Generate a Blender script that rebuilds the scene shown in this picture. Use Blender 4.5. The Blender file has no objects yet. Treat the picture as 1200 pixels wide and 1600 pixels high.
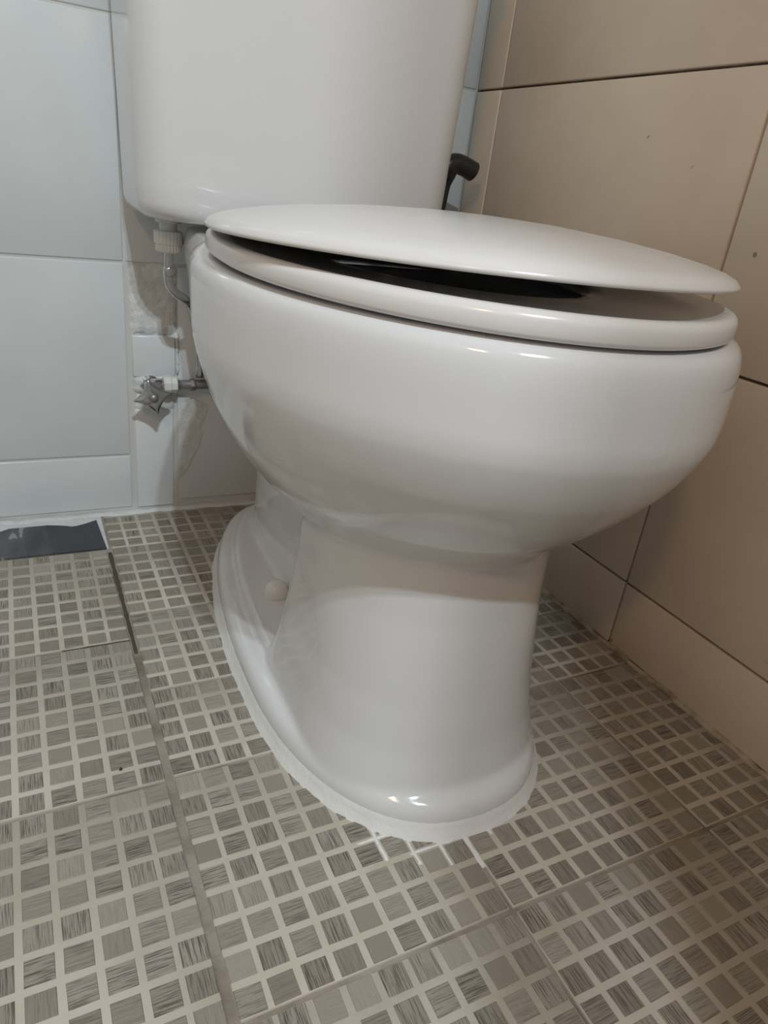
import bpy, bmesh, math, random
from mathutils import Vector, Matrix

random.seed(7)
SC = bpy.context.scene
COL = SC.collection
C = 0.2 / 9                       # pitch of the small floor squares: nine to a 20 cm tile
XW, YW = 0.506, 0.703             # right wall, back wall

# ------------------------------------------------------------------ camera
cam_d = bpy.data.cameras.new('camera')
cam = bpy.data.objects.new('camera', cam_d)
COL.objects.link(cam)
cr = Vector((0.8926, -0.4357, 0.1157)); cu = Vector((0.0909, 0.4252, 0.9005)); cf = Vector((0.4416, 0.7933, -0.4191))
CAM_POS = Vector((-0.0752, -0.2332, 0.4512))
m = Matrix((cr, cu, -cf)).transposed().to_4x4()
m.translation = CAM_POS
cam.matrix_world = m
cam_d.sensor_fit = 'VERTICAL'
cam_d.sensor_height = 24.0
cam_d.lens = 1090.3 / 1600 * 24.0
cam_d.clip_start = 0.01
SC.camera = cam

# ------------------------------------------------------------------ view, world, lights
SC.view_settings.view_transform = 'Standard'
SC.view_settings.look = 'None'
SC.view_settings.gamma = 1.0
SC.view_settings.exposure = 0.0
SC.view_settings.use_curve_mapping = False

world = bpy.data.worlds.new('world')
SC.world = world
world.use_nodes = True
wb = world.node_tree.nodes['Background']
wb.inputs[0].default_value = (1.0, 0.91, 0.88, 1)
wb.inputs[1].default_value = 0.27


def area(name, loc, target, size, energy, color, shape='DISK'):
    d = bpy.data.lights.new(name, 'AREA')
    d.shape = shape; d.size = size; d.energy = energy; d.color = color
    o = bpy.data.objects.new(name, d)
    COL.objects.link(o)
    o.location = loc
    o.rotation_euler = (Vector(target) - Vector(loc)).to_track_quat('-Z', 'Y').to_euler()
    return o


area('cool_lamp', (-0.155, -1.0, 1.75), (0.15, 0.4, 0.2), 0.036, 10.6, (0.82, 0.94, 1.0))
area('cool_lamp.001', (-0.065, -1.0, 1.75), (0.15, 0.4, 0.2), 0.036, 10.6, (0.82, 0.94, 1.0))
area('warm_lamp', (-0.62, -0.70, 1.25), (0.5, 0.2, 1.05), 0.09, 2.9, (1.0, 0.57, 0.28))


# ------------------------------------------------------------------ materials
def mat(name, col, rough=0.4, spec=0.5, metal=0.0, coat=0.0):
    mt = bpy.data.materials.new(name)
    mt.use_nodes = True
    b = mt.node_tree.nodes['Principled BSDF']
    b.inputs['Base Color'].default_value = (*col, 1)
    b.inputs['Roughness'].default_value = rough
    b.inputs['Metallic'].default_value = metal
    b.inputs['Specular IOR Level'].default_value = spec
    b.inputs['Coat Weight'].default_value = coat
    b.inputs['Coat Roughness'].default_value = 0.04
    return mt


class NT:
    def __init__(s, mt):
        s.t = mt.node_tree; s.b = s.t.nodes['Principled BSDF']

    def n(s, typ, **kw):
        nd = s.t.nodes.new(typ)
        for k, v in kw.items():
            setattr(nd, k, v)
        return nd

    def l(s, a, b):
        s.t.links.new(a, b)

    def pos(s):
        return s.n('ShaderNodeNewGeometry').outputs['Position']

    def noise(s, vec, scale, detail=3, rough=0.55):
        nd = s.n('ShaderNodeTexNoise')
        nd.inputs['Scale'].default_value = scale; nd.inputs['Detail'].default_value = detail
        nd.inputs['Roughness'].default_value = rough
        s.l(vec, nd.inputs['Vector'])
        return nd.outputs['Fac']

    def ramp(s, fac, stops):
        nd = s.n('ShaderNodeValToRGB')
        e = nd.color_ramp.elements
        while len(e) < len(stops):
            e.new(0.5)
        for el, (p, c) in zip(e, stops):
            el.position = p; el.color = (*c, 1) if len(c) == 3 else c
        s.l(fac, nd.inputs[0])
        return nd.outputs[0]

    def mix(s, fac, a, b, mode='MIX'):
        nd = s.n('ShaderNodeMix', data_type='RGBA', blend_type=mode)
        for i, v in ((0, fac), (6, a), (7, b)):
            if isinstance(v, (int, float)):
                nd.inputs[i].default_value = v
            elif isinstance(v, tuple):
                nd.inputs[i].default_value = (*v, 1)
            else:
                s.l(v, nd.inputs[i])
        return nd.outputs[2]

    def math(s, op, a, b=0.0):
        nd = s.n('ShaderNodeMath', operation=op)
        for i, v in ((0, a), (1, b)):
            if isinstance(v, (int, float)):
                nd.inputs[i].default_value = v
            else:
                s.l(v, nd.inputs[i])
        return nd.outputs[0]

    def vmath(s, op, a, b=None):
        nd = s.n('ShaderNodeVectorMath', operation=op)
        s.l(a, nd.inputs[0])
        if b is not None:
            nd.inputs[1].default_value = b
        return nd.outputs[0]

    def bump(s, h, strength, dist=0.001):
        nd = s.n('ShaderNodeBump')
        nd.inputs['Strength'].default_value = strength; nd.inputs['Distance'].default_value = dist
        s.l(h, nd.inputs['Height']); s.l(nd.outputs[0], s.b.inputs['Normal'])

    def color(s, c):
        s.l(c, s.b.inputs['Base Color'])


M = {}
M['ceramic'] = mat('ceramic', (0.735, 0.74, 0.75), 0.12, 0.5, 0, 0.4)
M['seat_plastic'] = mat('seat_plastic', (0.765, 0.75, 0.745), 0.17, 0.5)
M['chrome'] = mat('chrome', (0.58, 0.58, 0.59), 0.10, 0.5, 1.0)
M['galvanised'] = mat('galvanised', (0.30, 0.30, 0.30), 0.45, 0.5, 0.8)
M['white_plastic'] = mat('white_plastic', (0.72, 0.72, 0.70), 0.4)
M['black_plastic'] = mat('black_plastic', (0.018, 0.019, 0.02), 0.33)
M['rubber'] = mat('rubber', (0.03, 0.03, 0.03), 0.7)
M['paint'] = mat('paint', (0.62, 0.60, 0.56), 0.7)

# rough white mortar / silicone
M['mortar'] = mat('mortar', (0.68, 0.69, 0.67), 0.75, 0.3)
t = NT(M['mortar']); v = t.pos()
f1 = t.noise(v, 55, 4); t.color(t.ramp(f1, [(0.3, (0.60, 0.615, 0.61)), (0.6, (0.70, 0.725, 0.73))])); t.bump(t.noise(v, 160, 4), 0.6, 0.003)
M['silicone'] = mat('silicone', (0.80, 0.80, 0.79), 0.5, 0.4)
t = NT(M['silicone']); t.bump(t.noise(t.pos(), 220, 3), 0.35, 0.002)

# glazed wall tiles
M['wall_tile_white'] = mat('wall_tile_white', (0.6, 0.65, 0.67), 0.22, 0.5)
t = NT(M['wall_tile_white']); v = t.pos()
t.color(t.ramp(t.noise(v, 9, 3), [(0.3, (0.645, 0.68, 0.695)), (0.7, (0.70, 0.735, 0.75))]))
t.bump(t.noise(v, 14, 2), 0.08, 0.004)
M['wall_tile_beige'] = mat('wall_tile_beige', (0.6, 0.52, 0.44), 0.38, 0.4)
t = NT(M['wall_tile_beige']); v = t.pos()
c1 = t.ramp(t.noise(v, 7, 4, 0.6), [(0.28, (0.71, 0.605, 0.49)), (0.72, (0.81, 0.71, 0.59))])
sp = t.ramp(t.noise(v, 75, 1, 0.3), [(0.80, (1, 1, 1)), (0.84, (0.45, 0.42, 0.4))])
t.color(t.mix(1.0, c1, sp, 'MULTIPLY'))
M['wall_grout_white'] = mat('wall_grout_white', (0.60, 0.60, 0.58), 0.6)
M['wall_grout_brown'] = mat('wall_grout_brown', (0.16, 0.13, 0.10), 0.8)
t = NT(M['wall_grout_brown']); t.color(t.ramp(t.noise(t.pos(), 30, 4), [(0.35, (0.07, 0.06, 0.05)), (0.65, (0.24, 0.20, 0.155))]))

# floor: grout bed, pale tile body, small raised squares
M['floor_grout'] = mat('floor_grout', (0.3, 0.26, 0.22), 0.85, 0.3)
t = NT(M['floor_grout']); v = t.pos()
t.color(t.ramp(t.noise(v, 16, 4), [(0.3, (0.16, 0.13, 0.095)), (0.5, (0.34, 0.295, 0.25)), (0.7, (0.42, 0.385, 0.335))]))
t.bump(t.noise(v, 300, 3), 0.5, 0.002)
M['floor_tile_body'] = mat('floor_tile_body', (0.5, 0.48, 0.43), 0.5, 0.4)
t = NT(M['floor_tile_body']); v = t.pos()
ca = t.ramp(t.noise(v, 11, 5, 0.6), [(0.3, (0.49, 0.435, 0.35)), (0.55, (0.57, 0.525, 0.455)), (0.75, (0.63, 0.595, 0.535))])
t.color(ca); t.bump(t.noise(v, 350, 3), 0.25, 0.001)
M['floor_square'] = mat('floor_square', (0.3, 0.28, 0.25), 0.45, 0.4)
t = NT(M['floor_square']); v = t.pos()
idx = t.vmath('FLOOR', t.vmath('MULTIPLY', v, (1 / C, 1 / C, 0)))
wn = t.n('ShaderNodeTexWhiteNoise', noise_dimensions='3D'); t.l(idx, wn.inputs['Vector'])
sep = t.n('ShaderNodeSeparateColor'); t.l(wn.outputs['Color'], sep.inputs[0])
na = t.noise(t.vmath('MULTIPLY', v, (45, 1300, 1)), 1.0, 2, 0.6)
nb = t.noise(t.vmath('MULTIPLY', v, (1300, 45, 1)), 1.0, 2, 0.6)
pick = t.math('GREATER_THAN', sep.outputs[0], 0.5)
st = t.mix(pick, na, nb)
bw = t.n('ShaderNodeRGBToBW'); t.l(st, bw.inputs[0])
fine = t.noise(v, 600, 2, 0.6)
streak = t.ramp(bw.outputs[0], [(0.40, (1, 1, 1)), (0.52, (0, 0, 0))])
amt = t.math('MULTIPLY', t.math('POWER', sep.outputs[1], 0.7), 0.85)
basec = t.mix(sep.outputs[2], (0.31, 0.275, 0.225), (0.44, 0.40, 0.34))
basec = t.mix(t.math('MULTIPLY', fine, 0.35), basec, (0.14, 0.13, 0.115))
fac = t.math('MULTIPLY', amt, streak)
t.color(t.mix(fac, basec, (0.065, 0.058, 0.05)))
t.bump(bw.outputs[0], 0.15, 0.001)

M['slate'] = mat('slate', (0.06, 0.065, 0.075), 0.5, 0.4)
t = NT(M['slate']); v = t.pos()
sx = t.n('ShaderNodeSeparateXYZ'); t.l(v, sx.inputs[0])
lime = t.math('ADD', t.math('MULTIPLY', sx.outputs[0], -5.0), t.math('MULTIPLY', t.noise(t.vmath('MULTIPLY', v, (45, 12, 1)), 1.0, 3), 0.8))
t.color(t.ramp(lime, [(0.72, (0.055, 0.06, 0.07)), (1.0, (0.12, 0.125, 0.135)), (1.3, (0.30, 0.30, 0.30))]))


# ------------------------------------------------------------------ mesh helpers
def link(o, parent=None):
    COL.objects.link(o)
    if parent is not None:
        o.parent = parent
    return o


def mesh_obj(name, verts, faces, mt, parent=None, smooth=False, loc=None):
    me = bpy.data.meshes.new(name)
    me.from_pydata([tuple(v) for v in verts], [], faces)
    me.update()
    bm = bmesh.new(); bm.from_mesh(me)
    bmesh.ops.recalc_face_normals(bm, faces=bm.faces)
    bm.to_mesh(me); bm.free()
    if smooth:
        for p in me.polygons:
            p.use_smooth = True
    me.materials.append(mt)
    o = link(bpy.data.objects.new(name, me), parent)
    if loc:
        o.location = loc
    return o


def empty(name, loc):
    o = bpy.data.objects.new(name, None)
    o.empty_display_size = 0.05
    COL.objects.link(o)
    o.location = loc
    return o


def tag(o, label, cat, group=None):
    o['label'] = label; o['category'] = cat
    if group:
        o['group'] = group
    return o


def struct(o):
    o['kind'] = 'structure'
    return o


def bevel_box(name, x0, x1, y0, y1, z0, z1, mt, parent=None, bev=0.0, seg=2):
    bm = bmesh.new()
    bmesh.ops.create_cube(bm, size=1)
    for vv in bm.verts:
        vv.co = Vector(((x0 + x1) / 2 + vv.co.x * (x1 - x0), (y0 + y1) / 2 + vv.co.y * (y1 - y0), (z0 + z1) / 2 + vv.co.z * (z1 - z0)))
    if bev:
        bmesh.ops.bevel(bm, geom=bm.edges[:], offset=bev, segments=seg, affect='EDGES', profile=0.5)
    me = bpy.data.meshes.new(name); bm.to_mesh(me); bm.free()
    for p in me.polygons:
        p.use_smooth = bev > 0
    if bev:
        me.set_sharp_from_angle(angle=math.radians(50))
    me.materials.append(mt)
    return link(bpy.data.objects.new(name, me), parent)


def spow(a, e):
    return math.copysign(abs(a) ** e, a)


def egg(cx, hw, cy, front, rear, nf=2.05, nr=2.1, n=128):
    """plan outline: half width hw, widest at cy, from y=front to y=rear"""
    out = []
    for i in range(n):
        a = 2 * math.pi * i / n
        c, s = math.cos(a), math.sin(a)
        e = 2 / (nf if s < 0 else nr)
        out.append((cx + hw * spow(c, e), cy + ((cy - front) if s < 0 else (rear - cy)) * spow(s, e)))
    return out


def rrect(x0, x1, y0, y1, rf, rb, n=12, bow=0.0):
    """rounded rectangle, corner radius rf at the front (y0) and rb at the back; the front bows out"""
    pts = []
    for (cx, cy, r, a0) in ((x1 - rb, y1 - rb, rb, 0), (x0 + rb, y1 - rb, rb, 90), (x0 + rf, y0 + rf, rf, 180), (x1 - rf, y0 + rf, rf, 270)):
        for k in range(n + 1):
            a = math.radians(a0 + 90 * k / n)
            pts.append([cx + r * math.cos(a), cy + r * math.sin(a)])
        if a0 == 180:
            for k in range(1, 16):
                pts.append([x0 + rf + (x1 - x0 - 2 * rf) * k / 16, y0])
    xm, h = (x0 + x1) / 2, (x1 - x0) / 2
    ym = (y0 + y1) / 2
    for p in pts:
        w = max(0.0, (ym - p[1]) / (ym - y0))
        p[1] -= bow * w * (1 - ((p[0] - xm) / h) ** 2)
    return [tuple(p) for p in pts]


def loft(rings, cap0=True, cap1=True):
    n = len(rings[0]); verts = [p for r in rings for p in r]; faces = []
    for i in range(len(rings) - 1):
        for j in range(n):
            k = (j + 1) % n
            faces.append((i * n + j, i * n + k, (i + 1) * n + k, (i + 1) * n + j))
    if cap0:
        faces.append(tuple(reversed(range(n))))
    if cap1:
        faces.append(tuple((len(rings) - 1) * n + j for j in range(n)))
    return verts, faces


def at_z(outline, z):
    return [(x, y, z(x, y) if callable(z) else z) for x, y in outline]


def join(parts):
    V, F = [], []
    for v, f in parts:
        o = len(V); V += list(v); F += [tuple(i + o for i in q) for q in f]
    return V, F


def lathe(profile, n=24, axis='z', origin=(0, 0, 0)):
    rings = []
    for r, h in profile:
        ring = []
        for i in range(n):
            a = 2 * math.pi * i / n
            p = (r * math.cos(a), r * math.sin(a), h)
            if axis == 'y':
                p = (p[0], -h, p[1])
            elif axis == 'x':
                p = (h, p[0], p[1])
            ring.append((p[0] + origin[0], p[1] + origin[1], p[2] + origin[2]))
        rings.append(ring)
    return loft(rings)


def tube(path, radius, n=14):
    path = [Vector(p) for p in path]
    rings = []
    up = Vector((0.13, 0.37, 0.91))
    for i, p in enumerate(path):
        d = (path[min(i + 1, len(path) - 1)] - path[max(i - 1, 0)]).normalized()
        a = d.cross(up).normalized(); b = d.cross(a)
        r = radius[i] if isinstance(radius, (list, tuple)) else radius
        rings.append([tuple(p + r * (math.cos(2 * math.pi * k / n) * a + math.sin(2 * math.pi * k / n) * b)) for k in range(n)])
    return loft(rings)


def bez(pts, n=8):
    """Catmull-Rom through the points"""
    P = [Vector(p) for p in pts]; P = [2 * P[0] - P[1]] + P + [2 * P[-1] - P[-2]]
    out = []
    for i in range(1, len(P) - 2):
        for k in range(n):
            t_ = k / n
            a, b, c, d = P[i - 1], P[i], P[i + 1], P[i + 2]
            out.append(0.5 * (2 * b + (c - a) * t_ + (2 * a - 5 * b + 4 * c - d) * t_ ** 2 + (3 * b - a - 3 * c + d) * t_ ** 3))
    out.append(P[-2])
    return out


def interp(x, xs, ys):
    """monotone cubic through the knots"""
    n = len(xs)
    d = [(ys[i + 1] - ys[i]) / (xs[i + 1] - xs[i]) for i in range(n - 1)]
    mm = [d[0]] + [0.0 if d[i - 1] * d[i] <= 0 else 2 * d[i - 1] * d[i] / (d[i - 1] + d[i]) for i in range(1, n - 1)] + [d[-1]]
    if x <= xs[0]:
        return ys[0]
    for i in range(n - 1):
        if x <= xs[i + 1]:
            h = xs[i + 1] - xs[i]; t_ = (x - xs[i]) / h
            return ((1 + 2 * t_) * (1 - t_) ** 2 * ys[i] + t_ * (1 - t_) ** 2 * h * mm[i]
                    + t_ * t_ * (3 - 2 * t_) * ys[i + 1] + t_ * t_ * (t_ - 1) * h * mm[i + 1])
    return ys[-1]


# ------------------------------------------------------------------ the room
XL, YF = -0.80, -0.65
floor = struct(mesh_obj('floor', [(XL, -2.6, -0.003), (XW, -2.6, -0.003), (XW, YW, -0.003), (XL, YW, -0.003),
                                  (XL, -2.6, -0.03), (XW, -2.6, -0.03), (XW, YW, -0.03), (XL, YW, -0.03)],
                        [(0, 1, 2, 3), (7, 6, 5, 4), (0, 4, 5, 1), (1, 5, 6, 2), (2, 6, 7, 3), (3, 7, 4, 0)], M['floor_grout']))
wall_back = struct(bevel_box('wall_back', XL, XW + 0.03, YW + 0.0014, YW + 0.06, -0.03, 2.3, M['wall_grout_white']))
ceiling = struct(bevel_box('ceiling', XL - 0.06, XW + 0.06, YF - 0.10, YW + 0.06, 2.3, 2.36, M['paint']))  # unseen, added to cut the ambient light from above
wall_right = struct(bevel_box('wall_right', XW + 0.006, XW + 0.06, YF - 0.10, YW + 0.006, -0.03, 2.3, M['wall_grout_brown']))
wall_left = struct(bevel_box('wall_left', XL - 0.06, XL, YF - 0.10, YW + 0.006, -0.03, 2.3, M['paint']))
shadow_wall = struct(bevel_box('shadow_wall', 0.012, XW, YF - 0.10, YF, 0.0, 2.3, M['paint']))  # added out of view: stands in for whatever shades the right floor

ZC = [0.0, 0.083, 0.3327, 0.583, 0.833, 1.083]         # tile courses run round the room


def wall_tile_back(x0, x1, z0, z1, g=0.0012, out=0.0):
    return bevel_box('wall_tile', x0 + g, x1 - g, YW - out, YW + 0.008, z0 + g, z1 - g, M['wall_tile_white'], wall_back, 0.0018)


def wall_tile_right(y0, y1, z0, z1, g=0.0014, out=0.0):
    return bevel_box('wall_tile', XW - out, XW + 0.008, y0 + g, y1 - g, z0 + g, z1 - g, M['wall_tile_beige'], wall_right, 0.0012)


B1 = 0.0448
for i in range(5):
    z0, z1 = ZC[i], ZC[i + 1]
    lo = z0 + (0.004 if i == 0 else 0)
    wall_tile_back(B1 - 0.408, B1, lo, z1)
    wall_tile_back(XL, B1 - 0.408, lo, z1)
    if i >= 2:
        wall_tile_back(B1, 0.4528, z0, z1)
        wall_tile_back(0.4528, XW, z0, z1)
wall_tile_back(0.1062, 0.4528, 0.010, ZC[2], out=0.0005)
wall_tile_back(0.4528, XW, 0.010, ZC[1])
wall_tile_back(0.4528, XW, ZC[1], ZC[2])
SY = [YW, 0.644, 0.2364, -0.172, -0.58]
for j in range(len(SY) - 1):
    for i in range(5):
        wall_tile_right(SY[j + 1], SY[j], ZC[i] + (0.001 if i == 0 else 0), ZC[i + 1], out=random.uniform(0, 0.0006))

# the opened-up and patched strip round the water pipe
bevel_box('wall_tile_offcut', 0.0505, 0.1005, YW - 0.001, YW + 0.008, 0.004, 0.148, M['wall_tile_white'], wall_back, 0.002)
bevel_box('wall_tile_offcut', 0.0500, 0.1035, YW - 0.0035, YW + 0.008, 0.192, 0.246, M['wall_tile_white'], wall_back, 0.002)


def rough_slab(name, x0, x1, z0, z1, y, depth, mt, parent, amp, nx=14, nz=14, seed=1):
    rnd = random.Random(seed)
    V = []
    for j in range(nz + 1):
        for i in range(nx + 1):
            e = min(i, nx - i, 2) / 2 * min(j, nz - j, 2) / 2
            jx = rnd.uniform(-1, 1) * (x1 - x0) / nx * 0.45; jz = rnd.uniform(-1, 1) * (z1 - z0) / nz * 0.45
            V.append((x0 + (x1 - x0) * i / nx + jx, y + depth * (1 - min(1, e * 1.3)) - rnd.uniform(0, amp) * e, z0 + (z1 - z0) * j / nz + jz))
    F = []
    for j in range(nz):
        for i in range(nx):
            a = j * (nx + 1) + i
            F.append((a, a + 1, a + nx + 2, a + nx + 1))
    n0 = len(V)
    V += [(x, y + depth + 0.004, z) for x, _, z in V]
    F += [tuple(n0 + k for k in reversed(q)) for q in F]
    rim = [i for i in range(nx + 1)] + [j * (nx + 1) + nx for j in range(1, nz + 1)] + [nz * (nx + 1) + i for i in range(nx - 1, -1, -1)] + [j * (nx + 1) for j in range(nz - 1, 0, -1)]
    for k in range(len(rim)):
        a, b = rim[k], rim[(k + 1) % len(rim)]
        F.append((a, b, n0 + b, n0 + a))
    return mesh_obj(name, V, F, mt, parent, smooth=True)


rough_slab('mortar_patch', 0.0470, 0.1085, 0.244, 0.334, YW - 0.0015, 0.004, M['mortar'], wall_back, 0.0025, 14, 18, 1)
rough_slab('mortar_patch', 0.0475, 0.1110, 0.168, 0.197, YW - 0.004, 0.008, M['mortar'], wall_back, 0.004, 14, 8, 2)
rough_slab('mortar_patch', 0.1025, 0.1100, 0.190, 0.252, YW - 0.003, 0.007, M['mortar'], wall_back, 0.003, 4, 14, 3)
rough_slab('mortar_patch', 0.0470, 0.1060, 0.140, 0.172, YW - 0.001, 0.006, M['mortar'], wall_back, 0.003, 12, 7, 4)
# smear of mortar over the neighbouring tile: a ragged tongue
rnd = random.Random(5)
tong = [(0.1062, 0.166), (0.125, 0.163), (0.148, 0.150), (0.144, 0.136), (0.137, 0.124), (0.139, 0.108), (0.134, 0.090), (0.127, 0.078), (0.120, 0.060), (0.110, 0.048), (0.1062, 0.046)]
tv = [(x, YW - 0.0016, z) for x, z in tong] + [(x, YW + 0.002, z) for x, z in tong]
nt_ = len(tong)
mesh_obj('mortar_smear', tv, [tuple(range(nt_)), tuple(reversed(range(nt_, 2 * nt_)))] + [(i, (i + 1) % nt_, nt_ + (i + 1) % nt_, nt_ + i) for i in range(nt_)], M['mortar'], wall_back)


def bead(name, path, w, h, mt, parent, seed, amp=0.35):
    """an irregular ribbon of sealant, half round in section"""
    r_ = random.Random(seed)
    P = [Vector(p) for p in path]; rings = []
    for i, p in enumerate(P):
        d = (P[min(i + 1, len(P) - 1)] - P[max(i - 1, 0)]).normalized(); s = Vector((d.y, -d.x, 0))
        k = 1 + r_.uniform(-amp, amp); hh = h * (1 + r_.uniform(-amp, amp))
        rings.append([tuple(p + s * (w * k * math.cos(math.pi * q / 6)) + Vector((0, 0, hh * math.sin(math.pi * q / 6) - (0.002 if q in (0, 6) else 0)))) for q in range(7)])
    v_, f_ = loft(rings)
    return mesh_obj(name, v_, f_, mt, parent, smooth=True)


M['dirty_grout'] = mat('dirty_grout', (0.4, 0.33, 0.24), 0.8)
t = NT(M['dirty_grout']); t.color(t.ramp(t.noise(t.pos(), 45, 4), [(0.3, (0.22, 0.15, 0.08)), (0.5, (0.46, 0.38, 0.28)), (0.7, (0.60, 0.52, 0.42))]))
bead('grout_bead', [(XW - 0.0005, YW - 0.012 * i, -0.001) for i in range(110)], 0.0042, 0.0045, M['dirty_grout'], floor, 3, 0.45)
bead('grout_bead', [(XL + 0.012 * i, YW - 0.004, -0.001) for i in range(108)], 0.007, 0.003, M['mortar'], floor, 4, 0.35)

# ---- floor tiles: slabs with nine by nine small squares
SQ = 0.0174
half = SQ / 2
sq_me = bpy.data.meshes.new('floor_square')
b_ = half - 0.0006
sq_me.from_pydata([(-half, -half, 0), (half, -half, 0), (half, half, 0), (-half, half, 0), (-b_, -b_, 0.0008), (b_, -b_, 0.0008), (b_, b_, 0.0008), (-b_, b_, 0.0008)], [],
                  [(4, 5, 6, 7), (0, 1, 5, 4), (1, 2, 6, 5), (2, 3, 7, 6), (3, 0, 4, 7)])
sq_me.materials.append(M['floor_square'])
ZT = -0.0008


def base_outline(grow=0.0, n=128):
    return egg(0.214, 0.127 + grow, 0.275, 0.070 - grow, 0.645 + grow, 2.3, 2.05, n)


def inside_base(x, y):
    cy = 0.275
    a = (cy - 0.070) if y < cy else (0.645 - cy)
    e = 2.3 if y < cy else 2.05
    return abs((x - 0.214) / 0.120) ** e + abs((y - cy) / (a - 0.006)) ** e < 1


def cam_px(p):
    d = Vector(p) - CAM_POS
    z = d.dot(cf)
    if z <= 0.02:
        return None
    return 600 + 1090.3 * d.dot(cr) / z, 800 - 1090.3 * d.dot(cu) / z, z


squares = []      # (score, tile, cx, cy)
SLAB = (-7.4, -0.25, 27.15, 30.75)                 # dark slab, in squares
def floor_tile(i0, i1, j0, j1, gx0=0.0015, gx1=0.0015, gy=0.0017, oy=0.0):
    x0, x1, y0, y1 = i0 * C + gx0, i1 * C - gx1, j0 * C + gy + oy, j1 * C - gy + oy
    x1 = min(x1, XW - 0.004); y1 = min(y1, YW - 0.006)
    tl = bevel_box('floor_tile', x0, x1, y0, y1, -0.006, ZT, M['floor_tile_body'], floor, 0.0006, 1)
    for i in range(math.floor(i0), math.ceil(i1)):
        for j in range(math.floor(j0), math.ceil(j1)):
            cx, cy = (i + 0.5) * C + (0.0011 if i == 0 else -0.0011 if i == -1 else 0), (j + 0.5) * C + oy
            sx = sy = 1.0
            if cx + half > x1 + 0.0008:                      # squares cut off at the walls
                w_ = x1 - (cx - half); sx = w_ / SQ; cx = x1 - w_ / 2
            if cy + half > y1 + 0.0022:
                w_ = y1 - (cy - half); sy = w_ / SQ; cy = y1 - w_ / 2
            if cx - sx * half < x0 - 0.0008 or cy - sy * half < y0 - 0.0022 or sx < 0.2 or sy < 0.2:
                continue
            if inside_base(cx, cy):
                continue
            q = cam_px((cx, cy, 0))
            vis = q and -10 < q[0] < 1210 and -10 < q[1] < 1610
            squares.append((q[2] if vis else 99.0, tl, cx, cy, sx, sy))


rows_right = [-45, -36, -27, -18, -9, 0, 9, 14, 20, 27, 31.3]
for a, b in ((0, 9), (9, 18), (18, 22.7)):
    for j in range(len(rows_right) - 1):
        floor_tile(a, b, rows_right[j], rows_right[j + 1], gx0=0.0036 if a == 0 else 0.0014)
rows_left = [-45, -36, -27, -18, -9, 0, 9, 18, 27, 31.3]
for a, b in ((-9, 0), (-18, -9), (-27, -18), (-36, -27)):
    for j in range(len(rows_left) - 1):
        if a == -9 and j == len(rows_left) - 2:
            continue
        floor_tile(a, b, rows_left[j], rows_left[j + 1], gx1=0.0036 if b == 0 else 0.0014, oy=-0.1 * C)

# open, dirty joints between the tiles
M['dark_joint'] = mat('dark_joint', (0.10, 0.08, 0.055), 0.9, 0.2)
bead('dark_joint', [(0.0, 0.375 + 0.008 * q, -0.0026) for q in range(28)], 0.0022, 0.0010, M['dark_joint'], floor, 31, 0.25)
bead('dark_joint', [(-0.003 - 0.008 * q, 18 * C - 0.1 * C, -0.0022) for q in range(9)], 0.0013, 0.0010, M['dark_joint'], floor, 32, 0.3)

squares.sort(key=lambda s: s[0])
rnd = random.Random(11)
for k, (_, tl, cx, cy, sx, sy) in enumerate(squares[:300]):
    o = bpy.data.objects.new('floor_square', sq_me)
    COL.objects.link(o); o.parent = tl
    o.location = (cx, cy, ZT - rnd.uniform(0, 0.0002))
    o.rotation_euler = (0, 0, rnd.uniform(-0.02, 0.02))
    o.scale = (sx, sy, 1)
V, F = [], []
for _, tl, cx, cy, sx, sy in squares[300:]:
    n0 = len(V)
    dz = rnd.uniform(0, 0.0002)
    for vv in sq_me.vertices:
        V.append((cx + vv.co.x * sx, cy + vv.co.y * sy, ZT - dz + vv.co.z))
    F += [tuple(n0 + i for i in p.vertices) for p in sq_me.polygons]
far = mesh_obj('floor_squares_beyond', V, F, M['floor_square'], floor)
far['kind'] = 'stuff'

# dark slab let into the floor beside the wall
sl = []
rnd = random.Random(3)
x0, x1, y0, y1 = SLAB[0] * C, SLAB[1] * C, SLAB[2] * C - 0.002, SLAB[3] * C
out = [(x0, y0), (x1 + 0.003, y0), (x1 - 0.001, y1)]
for k in range(1, 24):
    x = x1 - (x1 - x0) * k / 24
    out.append((x, y1 - 0.003 - 0.010 * max(0, math.sin(k * 0.42 - 0.4)) * rnd.uniform(0.7, 1.2)))
out.append((x0, y1 - 0.004))
n_ = len(out)
slab = mesh_obj('floor_slab', [(x, y, -0.0004) for x, y in out] + [(x, y, -0.003) for x, y in out],
                [tuple(range(n_)), tuple(reversed(range(n_, 2 * n_)))] + [(i, (i + 1) % n_, n_ + (i + 1) % n_, n_ + i) for i in range(n_)], M['slate'])
tag(slab, 'dark grey slab set into the floor against the white tiled wall', 'slab')
mb = rough_slab('mortar_patch', SLAB[0] * C - 0.02, -0.004, 0, 1, 0, 0.001, M['mortar'], floor, 0.0005, 4, 3, 9)
bpy.data.objects.remove(mb)
bevel_box('mortar_strip', SLAB[0] * C - 0.03, 0.000, SLAB[2] * C - 0.001, YW - 0.002, -0.004, -0.0012, M['mortar'], floor)

# ------------------------------------------------------------------ the toilet
toilet = empty('toilet', (0.214, 0.35, 0.0))
tag(toilet, 'white ceramic toilet with an oval bowl, its seat lid slightly raised', 'toilet')
TI = Matrix.Translation((-0.214, -0.35, 0))


def tpart(o, parent=None):
    """o is built in room coordinates: hang it on the toilet (or a part of it)"""
    if o.data.users == 1:
        o.data.transform(TI)
    o.parent = parent or toilet
    return o


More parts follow.
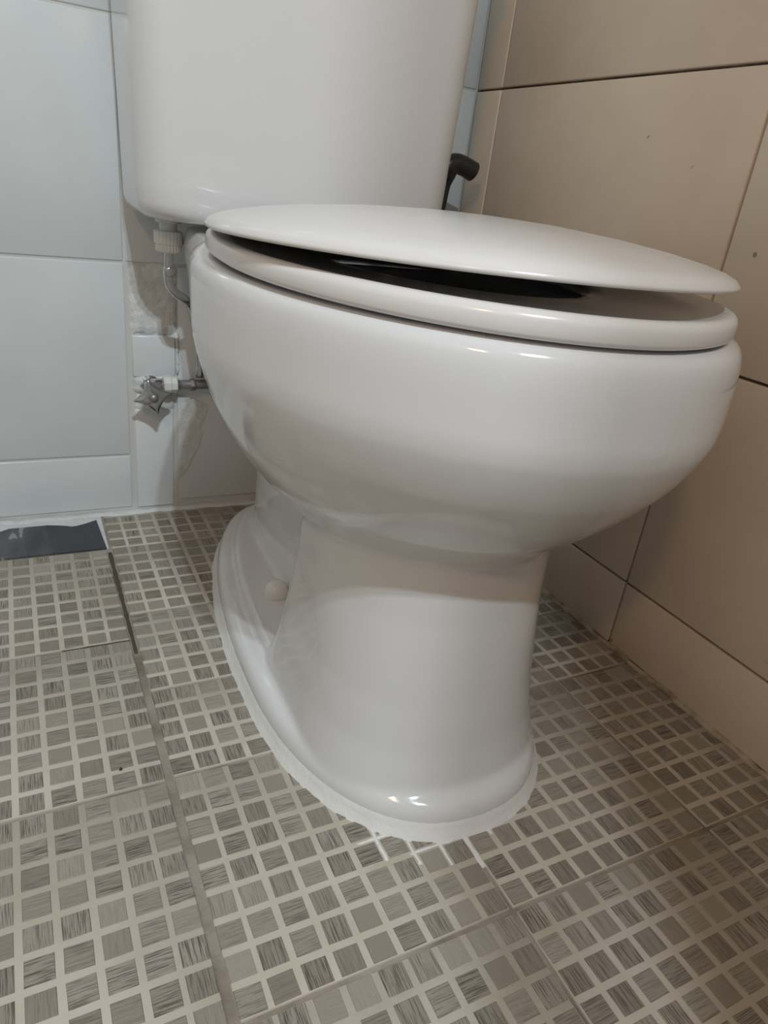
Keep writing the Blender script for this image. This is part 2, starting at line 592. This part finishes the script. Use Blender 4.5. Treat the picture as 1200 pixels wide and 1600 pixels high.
CX = 0.214
zk = [0.200, 0.212, 0.225, 0.25, 0.28, 0.31, 0.34, 0.37, 0.384, 0.390, 0.393]
hw = [0.094, 0.104, 0.1198, 0.141, 0.1594, 0.1718, 0.1785, 0.1785, 0.1775, 0.1745, 0.168]
fr = [0.118, 0.110, 0.1004, 0.0712, 0.0413, 0.0190, 0.0075, 0.0075, 0.0090, 0.0125, 0.019]
re = [0.330, 0.345, 0.370, 0.4023, 0.4343, 0.4642, 0.4908, 0.5156, 0.525, 0.525, 0.518]


def bowl_ring(z, dh=0.0, zz=None):
    h, f_, r_ = interp(z, zk, hw), interp(z, zk, fr), interp(z, zk, re)
    cy = min(f_ + 0.23 * h / 0.173, 0.26)
    return at_z(egg(CX, h - dh, cy, f_ + dh, r_ - dh), z if zz is None else zz)


rings = [bowl_ring(z) for z in [0.200, 0.206, 0.212, 0.2185, 0.225, 0.2335, 0.242, 0.25, 0.26, 0.27, 0.28, 0.29, 0.30, 0.31, 0.32, 0.33, 0.34, 0.347, 0.355, 0.362, 0.37, 0.377, 0.384, 0.387, 0.390, 0.393]]
for dh, z in ((0.02, 0.3935), (0.045, 0.392), (0.058, 0.386), (0.062, 0.370), (0.064, 0.34), (0.075, 0.30), (0.10, 0.26), (0.125, 0.24)):
    rings.append(at_z(egg(CX, max(0.173 - dh, 0.02), 0.24, 0.014 + dh, 0.48 - dh), z))
bowl_m = loft(rings)
col_m = loft([at_z(egg(CX, h, f_ + 0.11, f_, r_, 2.25, 9), z) for z, h, f_, r_ in
              ((0.0, 0.1150, 0.082, 0.314), (0.03, 0.1090, 0.087, 0.306), (0.06, 0.1035, 0.093, 0.297), (0.10, 0.0990, 0.098, 0.287), (0.17, 0.0955, 0.105, 0.270), (0.215, 0.096, 0.107, 0.262), (0.25, 0.098, 0.106, 0.262))])
fl = []
for g, z in ((0.0, 0.0), (0.0, 0.012), (-0.001, 0.018), (-0.004, 0.0235), (-0.009, 0.027), (-0.016, 0.0285), (-0.022, 0.0285), (-0.023, 0.036), (-0.027, 0.039)):
    fl.append(at_z(base_outline(g), z))
fl_m = loft(fl)
trap_m = loft([at_z(egg(CX, h, 0.42, 0.22, r_, 3, 2.6), z) for z, h, r_ in
               ((0.0, 0.062, 0.60), (0.05, 0.052, 0.60), (0.10, 0.050, 0.60), (0.18, 0.056, 0.61), (0.25, 0.072, 0.63), (0.31, 0.095, 0.65))])
deck_m = loft([at_z(egg(CX, h, 0.50, 0.36, r_, 4, 5), z) for z, h, r_ in
               ((0.255, 0.060, 0.60), (0.29, 0.095, 0.64), (0.33, 0.116, 0.66), (0.37, 0.122, 0.668), (0.380, 0.120, 0.668), (0.386, 0.115, 0.664))])
v_, f_ = join([bowl_m, col_m, fl_m, trap_m, deck_m])
tmp = mesh_obj('bowl_raw', v_, f_, M['ceramic'])
md = tmp.modifiers.new('r', 'REMESH'); md.mode = 'VOXEL'; md.voxel_size = 0.0026; md.adaptivity = 0.0
ms = tmp.modifiers.new('s', 'SMOOTH'); ms.factor = 0.5; ms.iterations = 10
dg = bpy.context.evaluated_depsgraph_get()
dg.update()
me = bpy.data.meshes.new_from_object(tmp.evaluated_get(dg))
bpy.data.objects.remove(tmp)
me.name = 'bowl'
for p in me.polygons:
    p.use_smooth = True
me.materials.clear(); me.materials.append(M['ceramic'])
bowl = link(bpy.data.objects.new('bowl', me)); tpart(bowl)

# sealant round the foot
N = 160
ol = base_outline(0.0, N)
r_ = random.Random(21)
wob = [0.5 * math.sin(i * 0.35) + 0.5 * math.sin(i * 0.83 + 1) + r_.uniform(-0.6, 0.6) for i in range(N)]
rings = []
for k, (g, z) in enumerate(((-0.0040, 0.0165), (-0.0004, 0.0125), (0.0016, 0.0075), (0.0036, 0.0034), (0.0056, 0.0008), (0.0066, -0.001))):
    ring = []
    for i, (x, y) in enumerate(ol):
        x2, y2 = base_outline(g + wob[i] * 0.0016 * (k / 5), N)[i] if False else (x, y)
        d = Vector((x - CX, (y - 0.30) * 0.45, 0)).normalized()
        gg = g + (wob[i] * 0.0006 if k >= 3 else 0)
        ring.append((x + d.x * gg, y + d.y * gg, z))
    rings.append(ring)
v_, f_ = loft(rings, False, False)
sea = tpart(mesh_obj('sealant', v_, f_, M['silicone'], None, smooth=True))
sea['label'] = 'uneven white sealant smeared round the foot'

for kx, y_a, y_b, w_ in ((6, 0.104, 0.068, 0.0016), (7, 0.092, 0.056, 0.0016), (8, 0.084, 0.047, 0.0015), (9, 0.082, 0.037, 0.0024), (10, 0.084, 0.060, 0.0014)):
    xx = kx * C
    bead('sealant_smear', [(xx + random.uniform(-0.0004, 0.0004), y_a + (y_b - y_a) * q / 8, ZT - 0.0001) for q in range(9)], w_, 0.0007, M['silicone'], floor, kx, 0.3)
for ky, x_a, x_b in ((3, 0.152, 0.205), (4, 0.118, 0.150)):
    bead('sealant_smear', [(x_a + (x_b - x_a) * q / 8, ky * C + random.uniform(-0.0004, 0.0004), ZT - 0.0001) for q in range(9)], 0.0013, 0.0006, M['silicone'], floor, ky, 0.3)

# bolt caps
for s in (-1, 1):
    v_, f_ = lathe([(0.0135, 0.0), (0.0135, 0.006), (0.0125, 0.012), (0.0100, 0.0165), (0.0060, 0.0195), (0.001, 0.0205)], 24, 'z', (CX + s * 0.067, 0.382, 0.0355))
    tpart(mesh_obj('bolt_cap', v_, f_, M['seat_plastic'], None, smooth=True))

# seat: ring with rounded shoulders, resting on four pads
def seat_tilt(x, y):
    return 0.0


NS = 128
SX = 0.2095
def seat_out(d):
    return egg(SX, 0.1675 - d, 0.2225, 0.0125 + d, 0.478 - d, 1.98, 2.13, NS)


def seat_in(d):
    return egg(SX, 0.088 + d, 0.235, 0.118 - d, 0.360 + d, 2.0, 2.2, NS)


def seat_bot(y):
    return 0.3957 + 0.0080 * (y - 0.25)


def seat_top(y):
    return 0.4092 + 0.0035 * (y - 0.25)


# (outline, inset, fraction of the height, extra height)
prof = [(seat_out, 0.0035, 0, 0), (seat_out, 0.0012, 0, 0.0012), (seat_out, 0.0004, 0, 0.003), (seat_out, 0.0005, 1, -0.0055), (seat_out, 0.0013, 1, -0.003), (seat_out, 0.0032, 1, -0.0012), (seat_out, 0.006, 1, -0.0003),
        (seat_out, 0.010, 1, -0.0010), (seat_out, 0.018, 1, -0.0030), (seat_in, 0.018, 1, -0.0050), (seat_in, 0.006, 1, -0.0060), (seat_in, 0.0, 1, -0.0085), (seat_in, 0.001, 0, 0.003), (seat_in, 0.005, 0, 0.002), (seat_out, 0.010, 0, 0.002), (seat_out, 0.006, 0, 0)]
rings = [[(x, y, (seat_top(y) if k else seat_bot(y)) + e) for x, y in fn(d)] for fn, d, k, e in prof]
v_, f_ = loft(rings + [rings[0]], False, False)
seat = tpart(mesh_obj('seat', v_, f_, M['seat_plastic'], None, smooth=True))
for px_, py_ in ((SX - 0.122, 0.13), (SX + 0.122, 0.13), (SX - 0.128, 0.31), (SX + 0.128, 0.31)):
    zz = seat_bot(py_) + 0.002
    tpart(bevel_box('seat_pad', px_ - 0.008, px_ + 0.008, py_ - 0.016, py_ + 0.016, 0.3925, zz + 0.001, M['seat_plastic'], None, 0.0015), seat)

# lid: shallow domed shell hinged at the back, its front held up a little
def lid_z(x, y):
    return 0.4150 - 0.0292 * (y - 0.25)


def lid_out(d):
    return egg(SX, 0.1725 - d, 0.2225, 0.022 + d * 1.22, 0.492 - d * 1.5, 1.98, 1.8, NS)


lrings = [[(x, y, z + lid_z(x, y)) for x, y in lid_out(d)] for d, z in
          ((0.16, 0.010), (0.13, 0.009), (0.09, 0.007), (0.05, 0.0045), (0.020, 0.002), (0.006, 0.0003), (0.0015, -0.0008), (0.0, 0.0), (0.0004, 0.0018), (0.003, 0.0050), (0.009, 0.0080), (0.02, 0.0112), (0.04, 0.0155), (0.07, 0.0200), (0.11, 0.0240), (0.15, 0.0258), (0.168, 0.0260))]
v_, f_ = loft(lrings)
lid = tpart(mesh_obj('lid', v_, f_, M['seat_plastic'], None, smooth=True))
for s in (-1, 1):
    v_, f_ = lathe([(0.002, -0.022), (0.009, -0.021), (0.010, -0.018), (0.010, 0.018), (0.009, 0.021), (0.002, 0.022)], 16, 'x', (CX + s * 0.075, 0.486, 0.404))
    h_ = tpart(mesh_obj('hinge', v_, f_, M['seat_plastic'], None, smooth=True), seat)
    v_, f_ = lathe([(0.008, -0.024), (0.008, 0.0)], 14, 'z', (CX + s * 0.075, 0.486, 0.404))
    tpart(mesh_obj('hinge_post', v_, f_, M['seat_plastic'], None, smooth=True), seat)

# tank
trs = []
for z, ins in ((0.394, 0.016), (0.3955, 0.010), (0.399, 0.005), (0.404, 0.0018), (0.411, 0.0), (0.43, -0.0006), (0.48, -0.0022), (0.55, -0.0045), (0.62, -0.0065), (0.70, -0.0085), (0.72, -0.009)):
    trs.append(at_z(rrect(0.0425 + ins, 0.394 - ins, 0.537 + ins, 0.690 - max(ins, 0), 0.040, 0.020, 12, 0.006), z))
v_, f_ = loft(trs)
tank = tpart(mesh_obj('tank', v_, f_, M['ceramic'], None, smooth=True))
tank.data.set_sharp_from_angle(angle=math.radians(60))
trs = []
for z, ins in ((0.721, 0.0), (0.7215, -0.006), (0.738, -0.007), (0.745, -0.004), (0.750, 0.004), (0.753, 0.016)):
    trs.append(at_z(rrect(0.033 + ins, 0.403 - ins, 0.528 + ins, 0.692 - max(ins, 0), 0.042, 0.020, 12, 0.006), z))
v_, f_ = loft(trs)
tl_ = tpart(mesh_obj('tank_lid', v_, f_, M['ceramic'], None, smooth=True))
tl_.data.set_sharp_from_angle(angle=math.radians(60))
v_, f_ = lathe([(0.05, 0.383), (0.05, 0.3945)], 24, 'z', (CX, 0.60, 0))
tpart(mesh_obj('tank_gasket', v_, f_, M['rubber'], None, smooth=False))

# ------------------------------------------------------------------ water supply
hose = empty('supply_hose', (0.081, 0.61, 0.300))
tag(hose, 'bent chrome water hose hanging from a white plastic nut under the tank', 'hose')
def hang(o, root, parent=None):
    o.data.transform(Matrix.Translation(-Vector(root.location)))
    o.parent = parent or root
    return o


hx, hy = 0.080, 0.610
v_, f_ = tube(bez([(hx, hy, 0.368), (hx, hy, 0.350), (hx - 0.001, hy, 0.335), (hx + 0.001, hy, 0.323), (hx + 0.008, hy + 0.004, 0.314), (hx + 0.020, hy + 0.012, 0.306), (hx + 0.032, hy + 0.032, 0.292), (hx + 0.042, hy + 0.054, 0.268), (hx + 0.050, hy + 0.068, 0.230), (hx + 0.0515, hy + 0.074, 0.197)]), 0.0052)
hang(mesh_obj('hose', v_, f_, M['chrome'], None, True), hose)
v_, f_ = lathe([(0.0058, 0.333), (0.0066, 0.334), (0.0066, 0.342), (0.0058, 0.343)], 16, 'z', (hx, hy, 0))
hang(mesh_obj('ferrule', v_, f_, M['chrome'], None, True), hose)
# fluted nut
rings = []
for r0, z in ((0.0122, 0.3585), (0.0134, 0.3600), (0.0136, 0.3670), (0.0148, 0.3675), (0.0150, 0.3800), (0.0135, 0.3810)):
    rings.append([(hx + (r0 + 0.0006 * (k % 2)) * math.cos(2 * math.pi * k / 48), hy + (r0 + 0.0006 * (k % 2)) * math.sin(2 * math.pi * k / 48), z) for k in range(48)])
v_, f_ = loft(rings)
hang(mesh_obj('coupling_nut', v_, f_, M['white_plastic']), hose)
v_, f_ = lathe([(0.0095, 0.3800), (0.0095, 0.3885), (0.0135, 0.3890), (0.0140, 0.3938)], 24, 'z', (hx, hy, 0))
hang(mesh_obj('tank_fitting', v_, f_, M['white_plastic']), hose)

valve = empty('shutoff_valve', (0.074, 0.70, 0.182))
tag(valve, 'chrome shutoff valve with a star shaped handle on the patched wall', 'valve')
vx, vz = 0.0725, 0.182
v_, f_ = lathe([(0.0125, 0.0), (0.0125, 0.003), (0.0095, 0.005), (0.0095, 0.018), (0.0105, 0.019), (0.0105, 0.027), (0.006, 0.028), (0.0045, 0.040)], 20, 'y', (vx - 0.002, YW - 0.002, vz))
hang(mesh_obj('valve_body', v_, f_, M['chrome'], None, True), valve).data.set_sharp_from_angle(angle=math.radians(35))
v_, f_ = lathe([(0.0070, -0.004), (0.0080, -0.003), (0.0080, 0.012), (0.0070, 0.013)], 18, 'x', (vx, YW - 0.018, vz + 0.004))
hang(mesh_obj('side_outlet', v_, f_, M['chrome'], None, True), valve)
rings = []
for r0, h in ((0.0095, 0.012), (0.0115, 0.013), (0.0118, 0.021), (0.0105, 0.022), (0.0105, 0.029), (0.0090, 0.030)):
    rings.append([(vx + h, YW - 0.018 + r0 * math.cos(2 * math.pi * (k + .5) / 8), vz + 0.004 + r0 * math.sin(2 * math.pi * (k + .5) / 8)) for k in range(8)])
v_, f_ = loft(rings)
hang(mesh_obj('white_nut', v_, f_, M['white_plastic']), valve)
# star handle: four rounded arms
rings = []
NH = 96
for sc, h in ((0.93, 0.0), (1.0, 0.0012), (1.0, 0.0040), (0.93, 0.0055), (0.5, 0.0075), (0.1, 0.0080)):
    ring = []
    for k in range(NH):
        a = 2 * math.pi * k / NH
        b0 = a - math.radians(14)
        star = min((abs(math.cos(b0)) ** 0.66 + abs(math.sin(b0)) ** 0.66) ** (-1 / 0.66), 0.86)
        r0 = 0.0285 * star * sc
        ring.append((r0 * math.cos(a), r0 * math.sin(a), h))
    rings.append(ring)
v_, f_ = loft(rings)
hd = mesh_obj('handle', v_, f_, M['chrome'], None, True)
hd.data.transform(Matrix.Translation((vx - 0.004, YW - 0.036, vz - 0.006)) @ Matrix.Rotation(math.radians(90), 4, 'X') @ Matrix.Rotation(math.radians(-6), 4, 'Y'))
hang(hd, valve)
v_, f_ = lathe([(0.0060, 0.0), (0.0058, 0.002), (0.0040, 0.0042), (0.0010, 0.0050)], 18, 'y', (vx - 0.004, YW - 0.0435, vz - 0.006))
sc_ = mesh_obj('handle_screw', v_, f_, M['galvanised'], None, True)
hang(sc_, valve, hd)
v_, f_ = tube([(vx + 0.026, YW - 0.016, vz + 0.003), (vx + 0.10, YW - 0.016, vz + 0.004)], 0.0062)
hang(mesh_obj('pipe', v_, f_, M['galvanised'], None, True), valve)
v_, f_ = lathe([(0.0075, 0.0), (0.0082, 0.001), (0.0082, 0.006), (0.0075, 0.007)], 6, 'x', (vx + 0.047, YW - 0.016, vz + 0.003))
hang(mesh_obj('pipe_collar', v_, f_, M['galvanised']), valve)

# ------------------------------------------------------------------ black hooked handle beside the tank
hook = empty('hooked_handle', (0.428, 0.625, 0.0))
tag(hook, 'black plastic hooked handle standing between the tank and the beige wall', 'handle')
hyy = 0.625
path = bez([(0.4275, hyy, 0.002), (0.428, hyy, 0.20), (0.430, hyy, 0.40), (0.4325, hyy, 0.450), (0.436, hyy, 0.478)])
v_, f_ = tube(path, [0.0040] * (len(path) - 6) + [0.0042, 0.0048, 0.0056, 0.0066, 0.0075, 0.008])
hang(mesh_obj('stem', v_, f_, M['black_plastic'], None, True), hook)
gx = bez([(0.4275, hyy, 0.470), (0.4300, hyy, 0.483), (0.4400, hyy, 0.4890), (0.4520, hyy, 0.4880), (0.4640, hyy, 0.4845), (0.4710, hyy, 0.482)], 6)
v_, f_ = tube(gx, [0.0065 + 0.0055 * min(1, i / 5) for i in range(len(gx) - 3)] + [0.0125, 0.0118, 0.0085], 20)
hang(mesh_obj('grip', v_, f_, M['black_plastic'], None, True), hook)

# ------------------------------------------------------------------ a speck on the floor
bm = bmesh.new()
bmesh.ops.create_icosphere(bm, subdivisions=2, radius=0.0013)
for vv in bm.verts:
    vv.co *= 1 + 0.18 * math.sin(vv.co.x * 4000 + vv.co.y * 2500)
me = bpy.data.meshes.new('pebble'); bm.to_mesh(me); bm.free()
for p in me.polygons:
    p.use_smooth = True
me.materials.append(M['rubber'])
peb = link(bpy.data.objects.new('pebble', me))
peb.location = (-0.0345, 0.2215, 0.0003)
tag(peb, 'tiny black pebble lying on the mosaic patterned floor', 'pebble')
